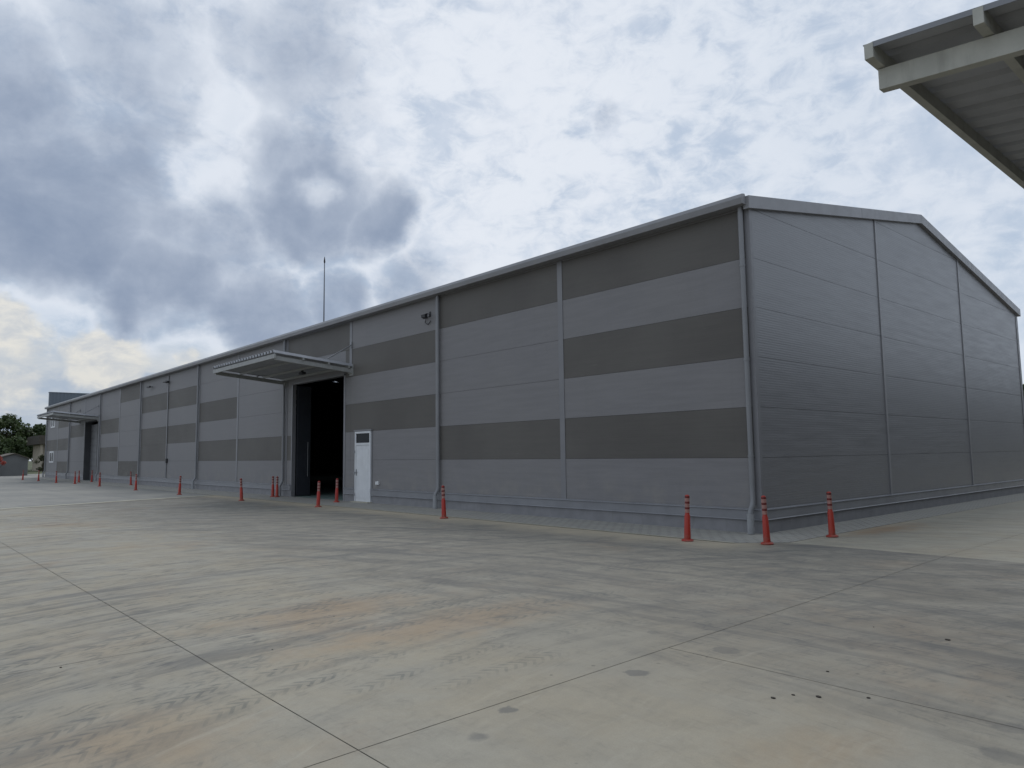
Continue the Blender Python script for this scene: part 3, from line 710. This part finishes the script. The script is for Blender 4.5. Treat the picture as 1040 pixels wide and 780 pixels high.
# ---------------------------------------------------------------- bollards
def make_bollard():
    root = empty('bollard', (0, 0, 0), 'x', 'bollard', 'red flexible bollards along the building')
    MB().lathe([(.105, 0), (.11, .012), (.10, .030), (.075, .038)], 24).build('base', 'bollard_red', root)
    MB().lathe([(.062, .03), (.060, .06), (.050, .46), (.040, .475), (.040, .80), (.036, .815), (.018, .825)], 24).build('post', 'bollard_red', root)
    for z in (.505, .605, .705):
        b = MB().lathe([(.0415, z-.018), (.0415, z-.016)], 24)
        MB().lathe([(.0425, z), (.0425, z+.062)], 24).build('reflective_band', 'bollard_band', root)
        MB().lathe([(.0415, z+.064), (.0435, z+.070), (.0435, z+.094), (.0415, z+.098)], 24).build('collar', 'bollard_dark', root)
    return root
BOL = [
 (-.41, -1.89, 'red bollard on the paving edge just left of the near building corner'),
 (.87, -1.40, 'red bollard standing right in front of the near building corner and its downpipe'),
 (1.18, .36, 'red bollard right of the corner, in front of the plain gable wall'),
 (-7.67, -1.98, 'red bollard alone in front of the second downpipe, right of the white door'),
 (-14.22, -2.14, 'red bollard out in front of the dark open gate'),
 (-15.90, -.60, 'red bollard close to the open gate\'s right jamb, beside the white door'),
 (-21.35, -.55, 'red bollard left of the open gate, tucked behind the downpipe foot'),
 (-20.95, -.55, 'red bollard at the open gate\'s left jamb, nearest the opening'),
 (-19.88, -2.40, 'red bollard out on the paving left of the open gate, below the canopy'),
 (-26.77, -2.50, 'red bollard on the paving, second one left of the open gate\'s canopy'),
 (-33.75, -2.50, 'red bollard in front of the wall stretch with the conduit and camera'),
 (-42.20, -.62, 'red bollard against the wall by a downpipe foot, before the far canopy'),
 (-41.90, -2.41, 'red bollard on the paving just right of the far closed gate'),
 (-48.71, -2.42, 'small distant red bollard in front of the far gate\'s left half'),
 (-52.04, -.74, 'small distant bollard close to the far gate\'s right jamb'),
 (-52.06, -1.54, 'small distant bollard near the far gate\'s left jamb'),
 (-52.62, -2.83, 'small distant bollard below the far canopy\'s left end'),
 (-59.97, -2.78, 'small distant bollard beside the warehouse\'s far end corner'),
 (-64.99, -3.13, 'farthest bollard, alone on the paving in front of the cream house'),
]
proto = make_bollard()
for i, (x, y, lab) in enumerate(BOL):
    o = proto if i == 0 else copy_tree(proto)
    o.location = (x, y, .005 if y > -1.6 else .001); o.rotation_euler = (R(random.uniform(-2.2, 2.2)), R(random.uniform(-2.2, 2.2)), random.uniform(0, 6)); o['label'] = lab
    if lab.startswith('red bollard right of the corner'): o.rotation_euler = (R(.5), R(-1.2), 0)

# ---------------------------------------------------------------- small litter on the concrete
def litter(x, y, s, lab):
    m_ = MB(); n = 7; pts = []
    for k in range(n):
        a = 2*math.pi*k/n; r = s*random.uniform(.6, 1.1); pts.append((x+r*math.cos(a)*1.4, y+r*math.sin(a)))
    m_.prism(pts, 'z', .001, .001+s*.35); tag(m_.build('stone', 'debris', None, .002), lab, 'stone', 'dark bits lying on the concrete')
for (x, y, s) in ((4.92, -8.56, .014), (4.98, -8.41, .011), (5.11, -8.33, .016), (5.34, -8.12, .014), (4.57, -6.15, .007), (5.18, -6.18, .018), (4.9, -7.75, .012), (1.45, -10.42, .008), (.79, -11.83, .010), (.66, -9.44, .008)):
    litter(x, y, s, 'tiny dark bit of litter lying on the pale concrete yard')

# ---------------------------------------------------------------- background: house, garage, trees
ho = empty('house', (-122, 6.5, 0), 'two storey cream house with columned balcony and dark brown roof, left of the warehouse', 'house')
def hpart(mb, name, mt, parent=ho): return mb.build(name, mt, parent)
hpart(MB().box(-9, 0, .6, 9, 0, 4.2), 'wall', 'cream_render')
rfm = MB(); rfm.hexa([(-10,-.3,4.0),(1.9,-.3,4.0),(1.9,10,4.0),(-10,10,4.0),(-9.6,-.1,5.35),(1.2,-.1,5.35),(1.2,9.8,5.35),(-9.6,9.8,5.35)]); hpart(rfm, 'roof', 'brown_tiles')
hpart(MB().box(0, 1.4, 0, 9, 2.15, 2.45), 'balcony', 'cream_render')
for k in range(5):
    hpart(MB().box(1.15, 1.4, .05+k*1.05, .3+k*1.05, 2.45, 4.0), 'column', 'cream_render')
for k in range(4):
    hpart(MB().box(.0, .05, .8+k*1.3, 1.4+k*1.3, 2.5, 3.9), 'window', 'house_dark')
hpart(MB().box(1.15, 1.4, 1.5, 1.8, 0, 2.15), 'column', 'cream_render')
hpart(MB().box(.0, .05, .7, 2.6, 0, 1.9), 'door', 'house_dark')

ga = empty('garage', (-86, -.7, 0), 'low grey gabled shed below the trees at the left edge', 'shed')
gm = MB(); gm.prism([(-1.65, -.05), (.85, -.05), (.85, 1.80), (-.4, 2.32), (-1.65, 1.95)], 'x', -6, 0); gm.build('wall', 'garage_wall', ga)
gr = MB()
gr.hexa([(-6.2,-1.9,1.86),(.2,-1.9,1.86),(.2,-.4,2.34),(-6.2,-.4,2.34),(-6.2,-1.9,1.94),(.2,-1.9,1.94),(.2,-.4,2.42),(-6.2,-.4,2.42)])
gr.hexa([(-6.2,-.397,2.34),(.2,-.397,2.34),(.2,1.0,1.76),(-6.2,1.0,1.76),(-6.2,-.397,2.42),(.2,-.397,2.42),(.2,1.0,1.84),(-6.2,1.0,1.84)])
gr.build('roof', 'garage_roof', ga)
MB().box(0, .05, -1.72, -1.5, 0, 1.8).build('post', 'garage_wall', ga)

def tree(name, loc, h, rad, mt, lab, group=None, trunk_h=None, n=9500, leaf_s=.46, cat='tree', seed=1, squash=.8):
    rng = random.Random(seed)
    root = empty(name, loc, lab, cat, group)
    th = trunk_h if trunk_h else h*.35
    tk = MB(); tk.tube([(0, 0, -.1), (.05, .03, th*.6), (-.05, .08, th), (0, .1, h*.7)], [rad*.07, rad*.055, rad*.05, rad*.02], 8)
    centres = []
    for k in range(13):
        a = rng.uniform(0, 2*math.pi); rr = rad*math.sqrt(rng.random())*.78; zz = th + (h-th)*rng.uniform(.12, .88)
        lim = math.sqrt(max(.05, 1-((zz-th)/(h-th)*2-.85)**2*.55)); rr *= min(1, lim)
        c = Vector((rr*math.cos(a), rr*math.sin(a), zz)); centres.append((c, rad*rng.uniform(.26, .46)))
        if k < 8: tk.tube([(0, .05, th*.8), tuple(c*.5+Vector((0, 0, th*.4))), tuple(c)], [rad*.03, rad*.02, rad*.008], 6)
    tk.build('trunk', 'bark', root)
    cr = MB()
    for i in range(n):
        c, r = rng.choice(centres)
        d = Vector((rng.gauss(0, 1), rng.gauss(0, 1), rng.gauss(0, 1))).normalized()*r*(rng.random()**.55)
        d.z *= squash; p = c+d
        nrm = (d.normalized()*.7+Vector((rng.gauss(0, .6), rng.gauss(0, .6), rng.gauss(0, .6)+.35))).normalized()
        a = nrm.orthogonal().normalized(); b = nrm.cross(a); t = rng.uniform(0, 6.28); a, b = a*math.cos(t)+b*math.sin(t), -a*math.sin(t)+b*math.cos(t)
        s = leaf_s*rng.uniform(.6, 1.3)
        cr.poly([p-a*s*.5, p+b*s*.35+nrm*s*.08, p+a*s*.55, p-b*s*.35-nrm*s*.06])
    cr.build('crown', mt, root)
    return root
T = 'trees beyond the yard at the far left'
tree('broadleaf_tree', (-135, -1.0, 0), 10.0, 5.0, 'leaf_dark', 'tall dark leafy tree rising highest at the left picture edge', T, seed=3, trunk_h=1.6)
tree('broadleaf_tree', (-142, 4.0, 0), 9.2, 4.2, 'leaf_mid', 'rounded mid green tree behind the grey shed', T, seed=5, trunk_h=1.6)
tree('broadleaf_tree', (-140, 8.6, 0), 7.8, 3.4, 'leaf_dark', 'smaller dark tree between the shed and the cream house', T, seed=8, trunk_h=1.2)
tree('broadleaf_tree', (-150, 12.6, 0), 7.6, 3.4, 'leaf_mid', 'low green tree peeking over the cream house roof', T, seed=11, trunk_h=1.5)
tree('broadleaf_tree', (-110, 2.3, 0), 5.2, 2.5, 'leaf_dark', 'dark bushy tree directly behind the grey shed', T, seed=15, trunk_h=.35)
tree('shrub', (-98, 3.4, 0), 2.3, 1.0, 'leaf_olive', 'olive shrub in front of the cream house beside the shed', None, .3, 900, .2, 'shrub', 21)
tree('shrub', (-104, 6.6, 0), 2.6, 1.2, 'leaf_dark', 'dark shrub beside the far warehouse corner in front of the house', None, .3, 900, .22, 'shrub', 22)
tree('red_shrub', (-83.5, -2.75, 0), 2.45, .85, 'leaf_red', 'red leaved shrub at the left edge beside the grey shed', None, .9, 700, .16, 'shrub', 23)
tree('broadleaf_tree', (-7.5, 52, 0), 6.0, 3.2, 'leaf_dark', 'dark tree behind the gable wall\'s far corner at the right edge', None, seed=31, trunk_h=1.5)
gs = MB(); gs.poly([(-76.8, -4.4, .004), (-83, -3.0, .004), (-83, -9, .004), (-77.2, -9, .004)])
tag(gs.build('lawn', 'grass_earth'), kind='structure')
